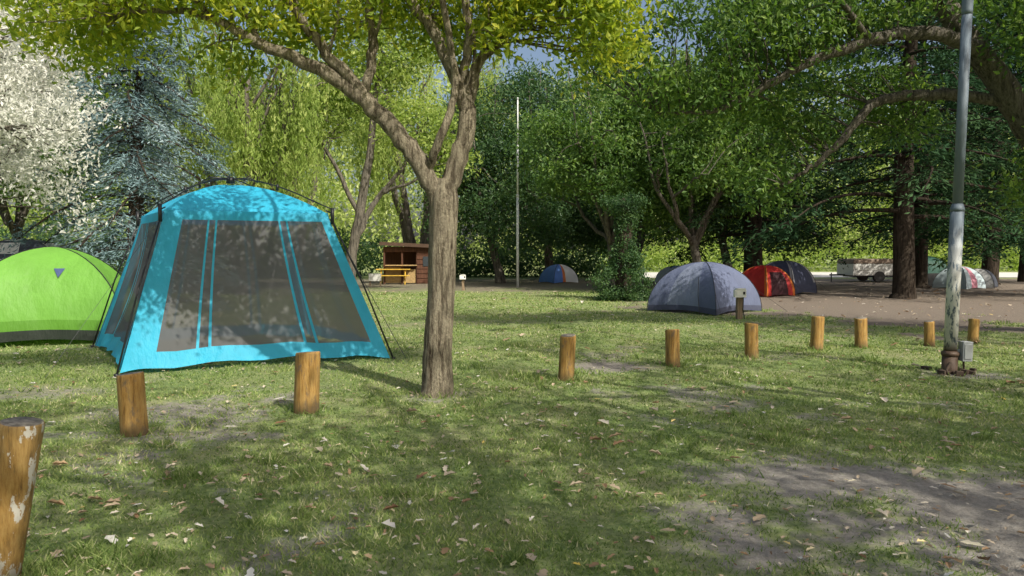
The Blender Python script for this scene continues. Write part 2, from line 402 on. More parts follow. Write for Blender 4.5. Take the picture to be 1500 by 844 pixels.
def cedar(seed, H=15, R=5.5, z0=2.6, mat=L_CED, tr=.36, layers=46, droop=.22, size=.15, conic=.55, per=34, nbl=15, up=0.12, bark=BARKD, sg=.13, asp=.36):
    global rng; rng = np.random.default_rng(seed); random.seed(seed)
    w = Wood(); w.limb([(0, 0, -.2), (.05, 0, .4), (0, .1, H*.35), (.15, 0, H*.7), (.1, .1, H)], [tr*1.5, tr*1.05, tr*.85, tr*.45, .03], 12, 5)
    C = []; A = []; vv = []
    for k in range(layers):
        f = (k+rng.random())/layers; z = z0+(H-z0)*f; az = k*2.399+rng.uniform(-.4, .4)
        l = R*((1-f)**conic)*rng.uniform(.7, 1.08)+.3; d = np.array([math.cos(az), math.sin(az), 0]); sd = np.array([-d[1], d[0], 0])
        def pt(u): return np.array([0, 0, z+l*(up*u-droop*u*u*1.6)])+d*l*u+sd*.12*l*math.sin(u*2.5+k)
        w.limb([pt(u) for u in (0, .25, .5, .75, 1)], [tr*.26*(1-f*.6), tr*.2*(1-f*.6), tr*.13, .03, .012], 5, 2)
        cl = rng.normal(.5, .13)
        for j in range(nbl):
            u = rng.uniform(.08, 1); q = pt(u); sgn = 1 if j % 2 else -1
            bl = l*.36*(1.15-u*.75)*rng.uniform(.5, 1.2)+.2; bd = unit(sd*sgn*rng.uniform(.6, 1)+d*rng.uniform(.3, .9))
            e = q+bd*bl+np.array([0, 0, -bl*rng.uniform(.05, .55)])
            if j % 3 == 0: w.mb.tube([q, (q+e)/2, e], [.016, .011, .005], 3, cap=False)
            t = rng.random((per, 1))
            c = q+(e-q)*t+rng.normal(0, 1, (per, 3))*np.array([sg, sg, sg*.6])
            c[:, 2] -= np.abs(rng.normal(0, sg, per))
            C.append(c); a = np.tile(bd, (per, 1))+rng.normal(0, .45, (per, 3)); a[:, 2] -= .35; A.append(a)
            vv.append(cl+.18*(t[:, 0]-.5)+rng.normal(0, .14, per))
    C = np.vstack(C); A = np.vstack(A); vv = np.hstack(vv); L = rng.uniform(.7, 1.5, len(C))*size
    return w.build('wood', bark), leaves('foliage', C, A, L, L*asp, vv, mat, .8)

def put(name, kit, x, y, rz=0, s=1.0, z=0):
    g = group(name, (x, y, z), rz, s)
    add_obj('trunk_and_limbs', kit[0], g); add_obj('foliage', kit[1], g); return g

# --- main tree
rng = np.random.default_rng(101); random.seed(3)
w = Wood(); bx, by = -.85, 8.3
def rel(pts): return [(p[0]-bx, p[1]-by, p[2]) for p in pts]
w.limb(rel([(-.85, 8.3, -.08), (-.845, 8.3, .1), (-.84, 8.3, .5), (-.80, 8.3, 1.1), (-.78, 8.3, 1.7), (-.76, 8.3, 2.2), (-.74, 8.3, 2.42)]), [.215, .178, .160, .15, .155, .158, .10], 24, 6, jit=.05)
w.limb(rel([(-.8, 8.3, 2.0), (-.92, 8.28, 2.40), (-1.15, 8.25, 2.77), (-1.46, 8.2, 3.12), (-1.77, 8.15, 3.39), (-2.15, 8.1, 3.62), (-2.69, 8.0, 3.83), (-3.15, 7.9, 4.06), (-3.54, 7.9, 4.14), (-3.95, 7.8, 4.1)]), [.08, .11, .108, .10, .09, .075, .06, .048, .034, .02], 12, 5, .008)
w.limb(rel([(-1.46, 8.2, 3.12), (-1.75, 8.1, 3.5), (-2.0, 8.1, 3.75), (-2.3, 8.0, 4.2), (-2.46, 7.9, 4.7), (-2.9, 7.8, 5.6), (-3.2, 7.6, 6.6)]), [.055, .065, .06, .052, .045, .03, .012], 9, 4, .01)
w.limb(rel([(-1.62, 8.17, 3.3), (-1.56, 8.2, 3.6), (-1.54, 8.3, 3.98), (-1.6, 8.4, 4.45), (-1.5, 8.7, 5.4), (-1.7, 9, 6.8)]), [.05, .058, .055, .048, .035, .012], 9, 4, .01)
w.limb(rel([(-.76, 8.3, 2.0), (-.68, 8.3, 2.40), (-.54, 8.28, 2.83), (-.5, 8.25, 3.2), (-.61, 8.22, 3.5), (-.85, 8.2, 4.0), (-1.15, 8.2, 4.44), (-1.4, 8.0, 5.3), (-1.3, 7.8, 6.8)]), [.08, .108, .10, .095, .08, .066, .055, .038, .012], 12, 5, .008)
w.limb(rel([(-.52, 8.25, 3.1), (-.45, 8.3, 3.4), (-.38, 8.3, 3.68), (-.1, 8.4, 4.0), (.15, 8.5, 4.4), (.6, 8.7, 5.2), (1.2, 8.9, 6.0)]), [.06, .065, .056, .048, .042, .03, .01], 9, 4, .01)
w.limb(rel([(-.58, 8.22, 3.4), (-.5, 8.15, 3.7), (-.46, 8.0, 3.98), (-.5, 7.9, 4.5), (-.3, 7.6, 5.5), (0, 7.2, 6.6)]), [.05, .054, .046, .04, .03, .01], 8, 4, .01)
w.limb(rel([(-.95, 8.28, 2.45), (-.82, 8.1, 2.75), (-.69, 8.05, 3.06), (-.62, 8.1, 3.4), (-.7, 7.9, 4.1), (-.9, 7.5, 5.0), (-1.2, 6.9, 6.0)]), [.045, .05, .045, .042, .038, .028, .01], 8, 4, .008)
w.limb(rel([(-1.15, 8.2, 4.44), (-1.5, 7.6, 4.9), (-2.0, 6.9, 5.3)]), [.03, .025, .01], 6)
w.limb(rel([(-2.69, 8.0, 3.83), (-3.0, 8.2, 4.3), (-3.6, 8.3, 4.6), (-4.4, 8.3, 4.6)]), [.035, .03, .02, .01], 6)
w.limb(rel([(-3.15, 7.9, 4.06), (-3.4, 7.7, 4.3), (-4.0, 7.5, 4.5), (-4.8, 7.3, 4.4)]), [.03, .025, .02, .01], 6)
w.limb(rel([(-.1, 8.4, 4.0), (.4, 8.2, 4.25), (.9, 8.1, 4.35)]), [.03, .02, .01], 6)
for st in ((-2.0, 8.1, 3.72), (-.4, 8.3, 3.65), (-1.55, 8.2, 3.8), (-.55, 8.2, 3.3)):
    w.limb(rel([st, (st[0]+.15, st[1]-.1, st[2]+.5), (st[0]+.05, st[1]-.2, st[2]+1.2)]), [.022, .016, .006], 5)
bl = [((-4.6, 7.9, 4.20), (.9, .8, .42), 26), ((-4.9, 8.3, 3.95), (.5, .5, .35), 9), ((-3.7, 8.0, 4.35), (.8, .8, .35), 18), ((-2.9, 7.8, 4.40), (.8, .8, .32), 17), ((-2.2, 8.4, 4.25), (.7, .7, .3), 14), ((-3.4, 8.4, 3.75), (.5, .4, .2), 5),
      ((-1.8, 8.2, 4.5), (1.0, 1.0, .35), 18), ((-1.1, 8.6, 4.30), (.6, .5, .25), 14), ((-.3, 8.8, 4.45), (.7, .5, .25), 14), ((.2, 8.2, 4.35), (.6, .6, .4), 18), ((.95, 8.1, 4.1), (.5, .5, .42), 20), ((.75, 8.3, 4.65), (.9, .8, .4), 18), ((-.2, 8.2, 3.95), (.4, .4, .2), 6), ((-2.7, 8.1, 4.05), (.5, .4, .2), 5),
      ((-.6, 7.6, 4.9), (1.4, 1.0, .5), 20), ((-3.2, 7.8, 5.6), (1.7, 1.4, .8), 20), ((-1.0, 8.0, 6.4), (2.2, 1.8, 1.0), 22), ((.9, 8.6, 5.7), (1.3, 1.2, .8), 18)]
sub = np.vstack([ell(np.array(c)-np.array([bx, by, 0]), r, k, .2) for c, r, k in bl])
for q in sub: w.twig(q, .012, .05)
g = group('box_elder_tree', (bx, by, 0))
add_obj('trunk_and_limbs', w.build('wood', BARK), g)
add_obj('foliage', clumps(sub, 90, .19, .095, 'foliage', L_MAIN, .75, .5, .17), g)

# --- big tree on the right
rng = np.random.default_rng(202)
w = Wood(); bx, by = 11.6, 14.2
w.limb(rel([(11.6, 14.2, -.1), (11.2, 14.2, 1.2), (10.4, 14.1, 3.0), (9.7, 14, 4.0), (9.0, 14, 5.0), (8.1, 14, 6.2), (7.4, 13.8, 7.6), (7.2, 13.4, 9)]), [.45, .36, .30, .27, .23, .2, .14, .06], 14, 5, .01)
w.limb(rel([(9.1, 14, 4.9), (8.5, 13.8, 5.35), (7.6, 13.5, 5.55), (6.4, 13.4, 5.4), (5.2, 13.4, 4.95), (4.4, 13.5, 4.5), (3.7, 13.6, 4.2), (2.7, 13.7, 4.15)]), [.14, .14, .125, .105, .085, .06, .045, .02], 10, 5, .015)
w.limb(rel([(9.4, 14, 4.4), (8.4, 14.2, 4.6), (7.5, 14.3, 4.6), (6.9, 14.3, 4.4), (6.3, 14.3, 3.7), (5.9, 14.4, 3.35), (5.3, 14.4, 2.9)]), [.11, .11, .10, .09, .07, .05, .02], 10, 5, .015)
w.limb(rel([(6.4, 13.4, 5.4), (5.6, 12.8, 5.9), (4.8, 12.2, 6.3)]), [.06, .05, .02], 7)
w.limb(rel([(8.1, 14, 6.2), (6.8, 13.4, 6.9), (5.2, 12.9, 7.4), (3.6, 12.4, 7.6)]), [.12, .1, .07, .02], 8)
w.limb(rel([(10.2, 14.1, 3.4), (9.9, 13.2, 4.4), (9.6, 12.3, 5.6), (8.9, 11.6, 6.8)]), [.14, .1, .07, .02], 8)
w.limb(rel([(10.9, 14.2, 2.2), (11.0, 13.2, 3.3), (10.2, 12.5, 3.6)]), [.08, .06, .02], 8)
bl = [((3.2, 13.6, 4.6), (1.4, 1.0, .6), 30), ((4.8, 13.6, 5.6), (1.4, 1.2, .7), 34), ((6.6, 13.8, 6.2), (1.5, 1.2, .7), 34), ((3.6, 13, 6.0), (1.6, 1.3, .9), 30),
      ((5.2, 14.8, 3.0), (.6, .6, .5), 10), ((9.6, 12.8, 5.4), (1.3, 1.2, .8), 26), ((9.9, 13.4, 2.9), (.7, .7, .8), 22), ((8.6, 12.9, 6.3), (1.6, 1.4, .6), 28),
      ((7.0, 15.3, 5.0), (1.6, .8, .5), 26), ((6.0, 12.9, 7.6), (2.6, 1.8, .9), 26), ((5.8, 15.0, 4.0), (1.0, .6, .5), 16), ((10.6, 13.6, 6.0), (1.4, 1.2, 1.0), 20), ((2.0, 13.9, 5.4), (.9, .9, .6), 16), ((8.0, 15.2, 4.2), (.9, .5, .4), 12), ((4.6, 14.6, 4.6), (.9, .6, .5), 12)]
sub = np.vstack([ell(np.array(c)-np.array([bx, by, 0]), r, k, .2) for c, r, k in bl])
for q in sub: w.twig(q, .016, .05)
g = group('elm_tree', (bx, by, 0))
add_obj('trunk_and_limbs', w.build('wood', BARKG), g)
add_obj('foliage', clumps(sub, 95, .27, .12, 'foliage', L_BROAD, .75, .55, .16), g)

# --- kits shared by several trees
B1 = broadleaf(11, 11, 2.0, 4.0, 240, 125, .19, L_BROAD)
B2 = broadleaf(12, 10, 1.8, 3.6, 230, 120, .19, L_DARK)
BS = broadleaf(14, 10.5, 4.4, 4.0, 140, 48, .15, L_BROAD, sig=.30, nb=12)
SV = broadleaf(15, 9.5, 2.3, 3.0, 250, 150, .11, L_SILV, tr=.2, sig=.30, nb=12)
W1 = willow(21); W2 = willow(22, 13, 5.5, drop=(2, 6.0))
C1 = cedar(31, size=.19, sg=.17, per=30, layers=52); C2 = cedar(32, 14, 5.0, 2.2, size=.19, sg=.17, per=30, layers=50)
S1 = cedar(33, 9.0, 2.8, 1.1, L_BLUE, .2, 74, .32, .115, .7, 46, 14, .05, sg=.12, asp=.24)

put('silver_poplar_tree', SV, -12.0, 16.6, .4, 1.0)
put('silver_poplar_tree', SV, -16.0, 20.5, 2.4, 1.15)
put('blue_spruce_tree', S1, -10.9, 21.6, 1.0, 1.12)
put('willow_tree', W1, -10.2, 28, 0, .95)
put('willow_tree', W2, -5.6, 44, 1.3, 1.1)
put('willow_tree', W1, -15.5, 35, 3.0, 1.1)
put('willow_tree', W2, -13.0, 44, 2.2, 1.1)
put('broadleaf_tree', B2, -.6, 39, 1.2, 1.1)
put('broadleaf_tree', B2, 2.2, 43, 2.9, 1.25)
put('broadleaf_tree', B1, 4.4, 31, .3, .97)
put('broadleaf_tree', B2, 6.6, 41, 4.2, 1.2)
put('broadleaf_tree', B1, 7.6, 29.5, 2.3, .95)
put('cedar_tree', C1, 13.7, 25.8, .3, 1.0)
put('cedar_tree', C2, 10.5, 32, 1.9, 1.05)
put('broadleaf_tree', B2, 11.0, 37, 1.9, 1.1)
put('cedar_tree', C2, 24.0, 37, 3.9, 1.1)
put('cedar_tree', C2, 20.0, 27.0, .7, .95)
put('cedar_tree', C1, 18.4, 33.2, 2.1, .95)
put('cedar_tree', C1, 28, 40, 3.1, 1.1)
put('broadleaf_tree', B1, -20, 30, .7, 1.1)
put('broadleaf_tree', B2, -22, 22, .7, 1.1)
# shade trees beside and behind the viewpoint
put('shade_tree', BS, 2.8, -1.9, .3, 1.15)
put('shade_tree', BS, 7.6, -2.4, 1.3, 1.15)
put('shade_tree', BS, 12.6, -1.0, 4.3, 1.1)
put('shade_tree', BS, -2.2, -4.6, 2.3, 1.1)
put('shade_tree', BS, 8.8, 3.0, 5.3, 1.1)
put('shade_tree', BS, 14.5, 7.0, 3.3, 1.1)

def bare(name, pts, rad, mat=BARKG):
    w = Wood(); b = pts[0]
    w.limb([(p[0]-b[0], p[1]-b[1], p[2]) for p in pts], rad, 10, 4, .02)
    g = group(name, (b[0], b[1], 0)); return g, w, b
rng = np.random.default_rng(77)
g, w, b = bare('poplar_tree', [(-6.6, 30, -.1), (-6.5, 30, 1.5), (-6.1, 30, 3.5), (-5.7, 30, 6.0), (-5.4, 30, 8.5), (-5.2, 30, 10.5)], [.26, .2, .18, .14, .09, .03])
w.limb([(.1, 0, 1.6), (.6, 0, 2.9), (1.3, .2, 4.0), (2.1, .2, 5.0), (2.8, .3, 6.4)], [.13, .12, .1, .07, .02], 8, 4, .03)
w.limb([(.4, 0, 3.2), (-.3, .2, 4.6), (-1.2, .2, 6.2), (-1.6, .2, 7.8)], [.1, .09, .06, .02], 8, 4, .03)
w.limb([(1.3, .2, 4.0), (2.1, 0, 4.3), (3.1, -.2, 4.7), (3.9, -.2, 5.6)], [.07, .06, .04, .015], 7, 4, .03)
sub = np.vstack([ell((-1.2, 0, 7.2), (1.6, 1.4, 1.0), 28), ell((.8, 0, 8.6), (2.0, 1.6, 1.4), 44), ell((2.8, 0, 6.6), (1.6, 1.4, 1.1), 34), ell((3.9, 0, 5.4), (1.0, .9, .7), 14), ell((1.6, 0, 9.8), (2.4, 1.6, 1.2), 40)])
for q in sub: w.twig(q, .02)
add_obj('trunk_and_limbs', w.build('wood', BARKG), g); add_obj('foliage', clumps(sub, 90, .4, .18, 'foliage', L_WILL), g)

rng = np.random.default_rng(5)
g, w, b = bare('ivy_covered_stump', [(3.75, 24.6, -.1), (3.7, 24.6, 1.2), (3.8, 24.6, 2.5), (3.7, 24.5, 3.4)], [.3, .25, .22, .1], BARKD)
add_obj('trunk', w.build('wood', BARKD), g)
z = rng.random(170)**.9*3.4; az = rng.uniform(0, 6.28, 170); rr = (.35+.3*np.sin(z*2.2)+.35*(z < .8))*rng.uniform(.6, 1.1, 170)
sub = np.stack([rr*np.cos(az), rr*np.sin(az), z+.05], -1); extra = np.stack([rng.uniform(-.8, 1.2, 40), rng.uniform(-.6, .4, 40), rng.uniform(.02, .35, 40)], -1)
add_obj('foliage', clumps(np.vstack([sub, extra]), 110, .12, .09, 'foliage', L_DARK), g)

rng = np.random.default_rng(61)
def mass(name, x0, x1, y0, y1, zt, k, per, sig, size, mat, pw=1.2, vb=.5):
    x = rng.uniform(x0, x1, k); y = rng.uniform(y0, y1, k)
    top = zt*(.5+.85*fbm(x*.16, y*.1, 7)); z = rng.random(k)**pw*top
    add_obj(name, clumps(np.stack([x, y, z], -1), per, sig, size, name, mat, .8, vb))
mass('undergrowth', -34, -9, 47, 51, 3.2, 380, 50, .45, .26, L_DARK)
mass('undergrowth', -4, 8, 47, 50, 2.4, 170, 50, .45, .26, L_DARK)
mass('undergrowth', -26, -12, 27, 31, 1.5, 130, 70, .3, .16, L_BROAD)
mass('undergrowth', 7, 46, 62, 65, 2.4, 220, 44, .5, .3, L_WILL)
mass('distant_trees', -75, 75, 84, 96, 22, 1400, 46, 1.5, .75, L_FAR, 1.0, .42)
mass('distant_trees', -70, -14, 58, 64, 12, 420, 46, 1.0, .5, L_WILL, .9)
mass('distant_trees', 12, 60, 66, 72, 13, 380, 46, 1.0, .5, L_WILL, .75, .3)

# ------------------------------------------------------------------ wooden posts
def postmat(name, chip_lo, chip_hi, chipcol, z):
    wm, nt, out = newmat(name)
    v = coords(nt, (1, 1, .08)); n1 = noise(nt, v, 34, 8, .8); n2 = noise(nt, coords(nt, (1, 1, z)), 12, 6, .7); n3 = noise(nt, coords(nt), 3)
    c = ramp(nt, n1, [(.34, (.08, .04, .016)), (.48, (.36, .20, .05)), (.68, (.56, .37, .13))])
    c = mixc(nt, ramp(nt, n3, [(.4, (0, 0, 0)), (.7, (.6, .6, .6))]), c, (.30, .22, .10))
    c = mixc(nt, ramp(nt, n2, [(chip_lo, (0, 0, 0)), (chip_hi, (.9, .9, .9))]), c, chipcol)
    sx = N(nt, 'ShaderNodeSeparateXYZ'); nt.links.new(coords(nt), sx.inputs[0])
    lo = N(nt, 'ShaderNodeMapRange'); nt.links.new(sx.outputs['Z'], lo.inputs[0]); lo.inputs[1].default_value = .14; lo.inputs[2].default_value = .0; lo.inputs[4].default_value = .75
    c = mixc(nt, lo.outputs[0], c, (.09, .065, .04))
    p = N(nt, 'ShaderNodeBsdfPrincipled', Roughness=.65); p.inputs['Specular IOR Level'].default_value = .3
    nt.links.new(c, p.inputs['Base Color']); b = N(nt, 'ShaderNodeBump', Strength=.9, Distance=.015); nt.links.new(n1, b.inputs['Height']); nt.links.new(b.outputs[0], p.inputs['Normal']); nt.links.new(p.outputs[0], out.inputs[0])
    return wm
POST = postmat('varnished_post_wood', .56, .66, (.17, .125, .08), .35)
POST2 = postmat('peeling_post_wood', .55, .57, (.62, .60, .54), .4)
ENDG = simple('post_end_grain', (.30, .27, .22), .9, .6, 30)
def post(x, y, h, r, lean=(0, 0), mat=POST):
    mb = MB(); n = 28; ph = random.uniform(0, 6)
    hs = [-.15, 0, h*.2, h*.45, h*.7, h-.03, h-.012, h]
    rs = [r*1.04, r*1.03, r, r*.99, r*.985, r*.98, r*.965, r*.91]
    for j, (z, q) in enumerate(zip(hs, rs)):
        for k in range(n):
            a = 2*math.pi*k/n; rr = q*(1+.025*math.sin(2*a+ph)+.02*math.sin(5*a+ph*2)+.008*math.sin(9*a+z*3))
            if j and abs(k-(n*.7+ph) % n) < 1.1: rr *= .94
            mb.v.append((math.cos(a)*rr+lean[0]*z, math.sin(a)*rr+lean[1]*z, z+(.012*math.sin(a+ph) if j > 4 else 0)))
    for j in range(len(hs)-1):
        for k in range(n):
            a0 = j*n+k; a1 = j*n+(k+1) % n; mb.f.append((a0, a1, a1+n, a0+n)); mb.m.append(0)
    mb.f.append(tuple((len(hs)-1)*n+k for k in range(n))); mb.m.append(1)
    mb.obj('wooden_post', [mat, ENDG], None, True, loc=(x, y, float(ground_h(x, y))))
for q in POSTS:
    post(*q, lean=(random.uniform(-.05, .05), random.uniform(-.03, .03)))
post(-2.50, 3.5, .79, .098, (.19, .0), POST2)

# ------------------------------------------------------------------ screen tent
CY = fabric('cyan_polyester', (.05, .54, .80), .3)
NET = netting('black_netting', (.15, .15, .155), .30)
BLK = simple('black_plastic', (.02, .02, .022), .4, .2)
ROPE = simple('cord', (.08, .08, .09), .7)
cx, cy = -4.48, 11.8
base = [(-5.14, 9.6), (-1.85, 11.1), (-3.82, 14.0), (-7.1, 12.5)]
base = [Vector((x-cx, y-cy, .02)) for x, y in base]; eave = [Vector((b.x*.62, b.y*.62, 2.2)) for b in base]
g = group('screen_house_tent', (cx, cy, 0))
mb = MB()
us = [0, .03, .06, .085, .11, .18, .255, .266, .30, .311, .38, .45, .5, .56, .62, .675, .686, .72, .731, .80, .87, .91, .945, .965, 1.0]
vs = [0, .035, .07, .10, .15, .22, .3, .4, .5, .6, .7, .8, .88, .94, .965, 1.0]
for s in range(4):
    A, B = base[s], base[(s+1) % 4]; A2, B2_ = eave[s], eave[(s+1) % 4]
    inw = Vector((-(A+B).x, -(A+B).y, 0)).normalized()
    def P(i, j, A=A, B=B, A2=A2, B2_=B2_, inw=inw, s=s):
        u, v_ = us[i], vs[j]; p = (A.lerp(B, u)).lerp(A2.lerp(B2_, u), v_)
        arc = math.sin(math.pi*u)
        p = p+inw*(.14*arc*math.sin(math.pi*min(1, v_*1.0))**.8+.08*arc*(1-v_))
        p = p+inw*.03*math.sin(u*31+s*2)*(1-v_)**2
        p.z += .07*arc*(1-v_)**2+.04*math.sin(u*23+s)*(1-v_)**4*.5
        return p
    def mf(i, j, s=s):
        u, v_ = us[i]+.001, vs[j]+.001
        if v_ < .10 or v_ > .94 or u < (.11 if s == 0 else .06) or u > .944: return 0
        if (.255 <= u < .266) or (.30 <= u < .311) or (.675 <= u < .686) or (.72 <= u < .731): return 0
        return 1
    mb.grid(P, len(us)-1, len(vs)-1, mf)
nr = 10
for s in range(4):
    A, B = eave[s], eave[(s+1) % 4]
    inw = Vector((-(A+B).x, -(A+B).y, 0)).normalized()
    def P(i, j, A=A, B=B, inw=inw):
        u = i/nr; t = j/nr; e = A.lerp(B, u)+inw*(.10*math.sin(math.pi*u))*(1-t)**3
        x, y = e.x*(1-t), e.y*(1-t); z = 2.2+.47*math.sin(t*math.pi/2)**.9-.05*math.sin(math.pi*u)*math.sin(math.pi*t)
        return (x, y, z)
    mb.grid(P, nr, nr, lambda i, j: 0)
    def P2(i, j, A=A, B=B, inw=inw):
        u = i/nr; e = A.lerp(B, u)+inw*(.10*math.sin(math.pi*u))
        return (e.x*(1.012+.02*j), e.y*(1.012+.02*j), 2.205-.11*j-.02*j*math.sin(math.pi*u))
    mb.grid(P2, nr, 1, lambda i, j: 0)
mb.obj('canopy_and_netting', [CY, NET], g, True)
mb = MB()
for s in range(4):
    b, e = base[s], eave[s]
    o = Vector((b.x, b.y, 0)).normalized()
    pts = [b+o*.06-Vector((0, 0, .03)), b.lerp(e, .5)+o*.09, e+o*.10+Vector((0, 0, -.12))]
    mb.tube(pts, .013, 8)
    top = [e+o*.10+Vector((0, 0, -.12)), e+o*.10+Vector((0, 0, .06))]
    for t in (.15, .3, .5, .7, .85, .97):
        top.append(Vector((e.x*(1-t), e.y*(1-t), 2.25+.50*math.sin(t*math.pi/2)**.9+.02)))
    mb.tube(top, .010, 8)
    mb.tube([e+o*.10+Vector((0, 0, -.17)), e+o*.10+Vector((0, 0, .08))], .028, 8)
    mb.tube([e*1.0+Vector((0, 0, .04)), e+o*.1+Vector((0, 0, .0))], .01, 6)
    q = top[4]; mb.tube([q-Vector((0, 0, .07)), q+Vector((0, 0, .03))], .02, 6)
    mb.tube([b+o*.06, b+o*.06-Vector((0, 0, .05))], .03, 8)
mb.tube([(0, 0, 2.70), (0, 0, 2.80)], [.07, .05], 10)
for k in range(4):
    a = k*1.57+.3; mb.tube([(0, 0, 2.77), (.3*math.cos(a), .3*math.sin(a), 2.79), (.42*math.cos(a), .42*math.sin(a), 2.72)], .010, 6)
mb.obj('pole_frame', [BLK], g, True)
mb = MB()
e = eave[3]; mb.tube([e, (e.x-.85, e.y+.0, .02)], .005, 4); e = eave[1]; mb.tube([e, (e.x+1.25, e.y-.35, .02)], .005, 4)
mb.tube([eave[0], (eave[0].x-1.0, eave[0].y-1.2, .02)], .003, 4)
mb.obj('guy_lines', [ROPE], g)

# ------------------------------------------------------------------ dome tents
def dome(name, x, y, rz, w_, l_, h, cols, mf, sag=.05, extra=None, exp=.85, skirt=None):
    mats = [fabric(name+'_fab%d' % i, c, .25) for i, c in enumerate(cols)]+[BLK]
    g = group(name, (x, y, float(ground_h(x, y))), rz); mb = MB(); nu, nv = 16, 14
    cn = [(-w_/2, -l_/2), (w_/2, -l_/2), (w_/2, l_/2), (-w_/2, l_/2)]
    for s in range(4):
        A = cn[s]; B = cn[(s+1) % 4]
        def P(i, j, A=A, B=B):
            u = i/nu; t = j/nv*math.pi/2; k = math.cos(t)**exp if j < nv else 0
            z = h*math.sin(t); sg = 1-sag*math.sin(math.pi*u)*(1.0 if j < nv else 0)+.012*math.sin(u*19+s*3+j*.7)*math.sin(math.pi*u)
            return ((A[0]*(1-u)+B[0]*u)*k*sg, (A[1]*(1-u)+B[1]*u)*k*sg, z+.01+.05*h*math.sin(math.pi*u)*(1-j/nv)**4)
        mb.grid(P, nu, nv, lambda i, j, s=s: mf(s, (i+.5)/nu, (j+.5)/nv))
    mb.obj('shell', mats, g, True)
    mb = MB()
    for a, b in ((0, 2), (1, 3)):
        pts = []
        for k in range(25):
            t = k/24*math.pi; q = math.cos(t); c_ = abs(q)**exp*(1 if q > 0 else -1)
            p = cn[a] if c_ > 0 else cn[b]; pts.append((p[0]*abs(c_)*1.01, p[1]*abs(c_)*1.01, (h+.012)*math.sin(t)+.0))
        mb.tube(pts, .009, 6)
    for c_ in cn: mb.tube([(c_[0]*.9, c_[1]*.9, h*.45), (c_[0]*1.45, c_[1]*1.45, 0)], .004, 3)
    mb.obj('poles_and_guys', [BLK], g)
    return g, mats
g, _ = dome('green_dome_tent', -8.55, 13.75, .35, 2.7, 2.5, 1.70, [(.19, .45, .065), (.03, .04, .03), (.13, .33, .035)],
     lambda s, u, v_: 1 if v_ < .07 else (2 if v_ < .14 else 0), exp=1.08, sag=.12)
VENT = fabric('vent_fabric', (.06, .09, .2), .1)
mb = MB(); mb.face([(.15, -.70, 1.32), (.33, -.70, 1.32), (.24, -.84, 1.16)]); mb.obj('vent', [VENT], g)
dome('white_dome_tent', -14.2, 21.5, .3, 3.0, 3.0, 1.95, [(.62, .63, .62), (.05, .06, .08)], lambda s, u, v_: 1 if (s == 0 and u > .55) or int(v_*14) % 4 == 3 else 0)
g, _ = dome('grey_dome_tent', 5.2, 19.9, .72, 2.15, 2.15, 1.32, [(.17, .20, .31), (.27, .31, .42), (.10, .11, .17)],
     lambda s, u, v_: 2 if v_ < .05 else (1 if (s == 3 and abs(u-.5) < .25) else 0), exp=.98, sag=.12)
mb = MB(); mb.tube([(-1.12, -.62, .02), (-1.02, -.5, .5), (-.85, -.4, .95)], .01, 4); mb.obj('door_zip', [BLK], g)
dome('red_tent', 9.45, 27.6, .5, 1.5, 1.6, 1.12, [(.45, .03, .03), (.65, .18, .03), (.04, .01, .015)], lambda s, u, v_: (2 if (s == 0 and abs(u-.5) < .3 and v_ < .6) else (1 if abs(u-.5) > .42 else 0)), exp=.85, sag=.1)
dome('dark_grey_tent', 10.55, 28.6, .7, 1.7, 1.8, 1.25, [(.08, .09, .15), (.5, .5, .52)], lambda s, u, v_: 1 if abs(u-.5) > .45 and v_ > .2 else 0, exp=.85, sag=.1)
dome('blue_white_tent', 8.9, 38.5, .3, 2.1, 2.0, .9, [(.65, .7, .78), (.15, .3, .6)], lambda s, u, v_: 1 if v_ > .7 else 0, exp=.7)
dome('striped_dome_tent', 2.45, 38.8, .5, 1.5, 1.5, .95, [(.16, .34, .88), (.85, .25, .08), (.85, .87, .9)], lambda s, u, v_: (0 if s == 3 or (s == 0 and u < .4) else (1 if s == 0 and u < .52 else 2)), exp=.95)
dome('dark_green_tent', 19.4, 34.8, .2, 1.7, 1.7, 1.42, [(.04, .12, .09), (.02, .02, .02)], lambda s, u, v_: 1 if v_ < .3 and s == 0 else 0, exp=.7)
dome('pale_blue_tent', 19.9, 32.8, .5, 1.5, 1.5, .98, [(.62, .74, .78), (.72, .3, .38)], lambda s, u, v_: 1 if s == 0 and .3 < u < .6 else 0, exp=.95)
dome('black_white_tent', 21.2, 33.6, .9, 1.5, 1.5, .85, [(.10, .11, .14), (.6, .6, .6)], lambda s, u, v_: 1 if s == 3 and u > .4 else 0, exp=.85)

# ------------------------------------------------------------------ lamp post
pm, nt, out = newmat('weathered_pole_paint')
tc = N(nt, 'ShaderNodeTexCoord'); sx = N(nt, 'ShaderNodeSeparateXYZ'); nt.links.new(tc.outputs['Object'], sx.inputs[0])
n1 = noise(nt, coords(nt, (1, 1, .35)), 17, 6, .7); n2 = noise(nt, coords(nt, (1, 1, .3)), 5, 4)
grey = ramp(nt, n2, [(.3, (.10, .135, .17)), (.7, (.17, .205, .24))])
chip = ramp(nt, n1, [(.44, (0, 0, 0)), (.49, (1, 1, 1))])
low = N(nt, 'ShaderNodeMapRange'); nt.links.new(sx.outputs['Z'], low.inputs[0]); low.inputs[1].default_value = 2.0; low.inputs[2].default_value = 1.1
mm = N(nt, 'ShaderNodeMath', operation='MULTIPLY'); nt.links.new(low.outputs[0], mm.inputs[0]); nt.links.new(chip, mm.inputs[1])
c = mixc(nt, mm.outputs[0], grey, (.66, .65, .60))
low2 = N(nt, 'ShaderNodeMapRange'); nt.links.new(sx.outputs['Z'], low2.inputs[0]); low2.inputs[1].default_value = .42; low2.inputs[2].default_value = .30
c = mixc(nt, low2.outputs[0], c, (.09, .055, .035))
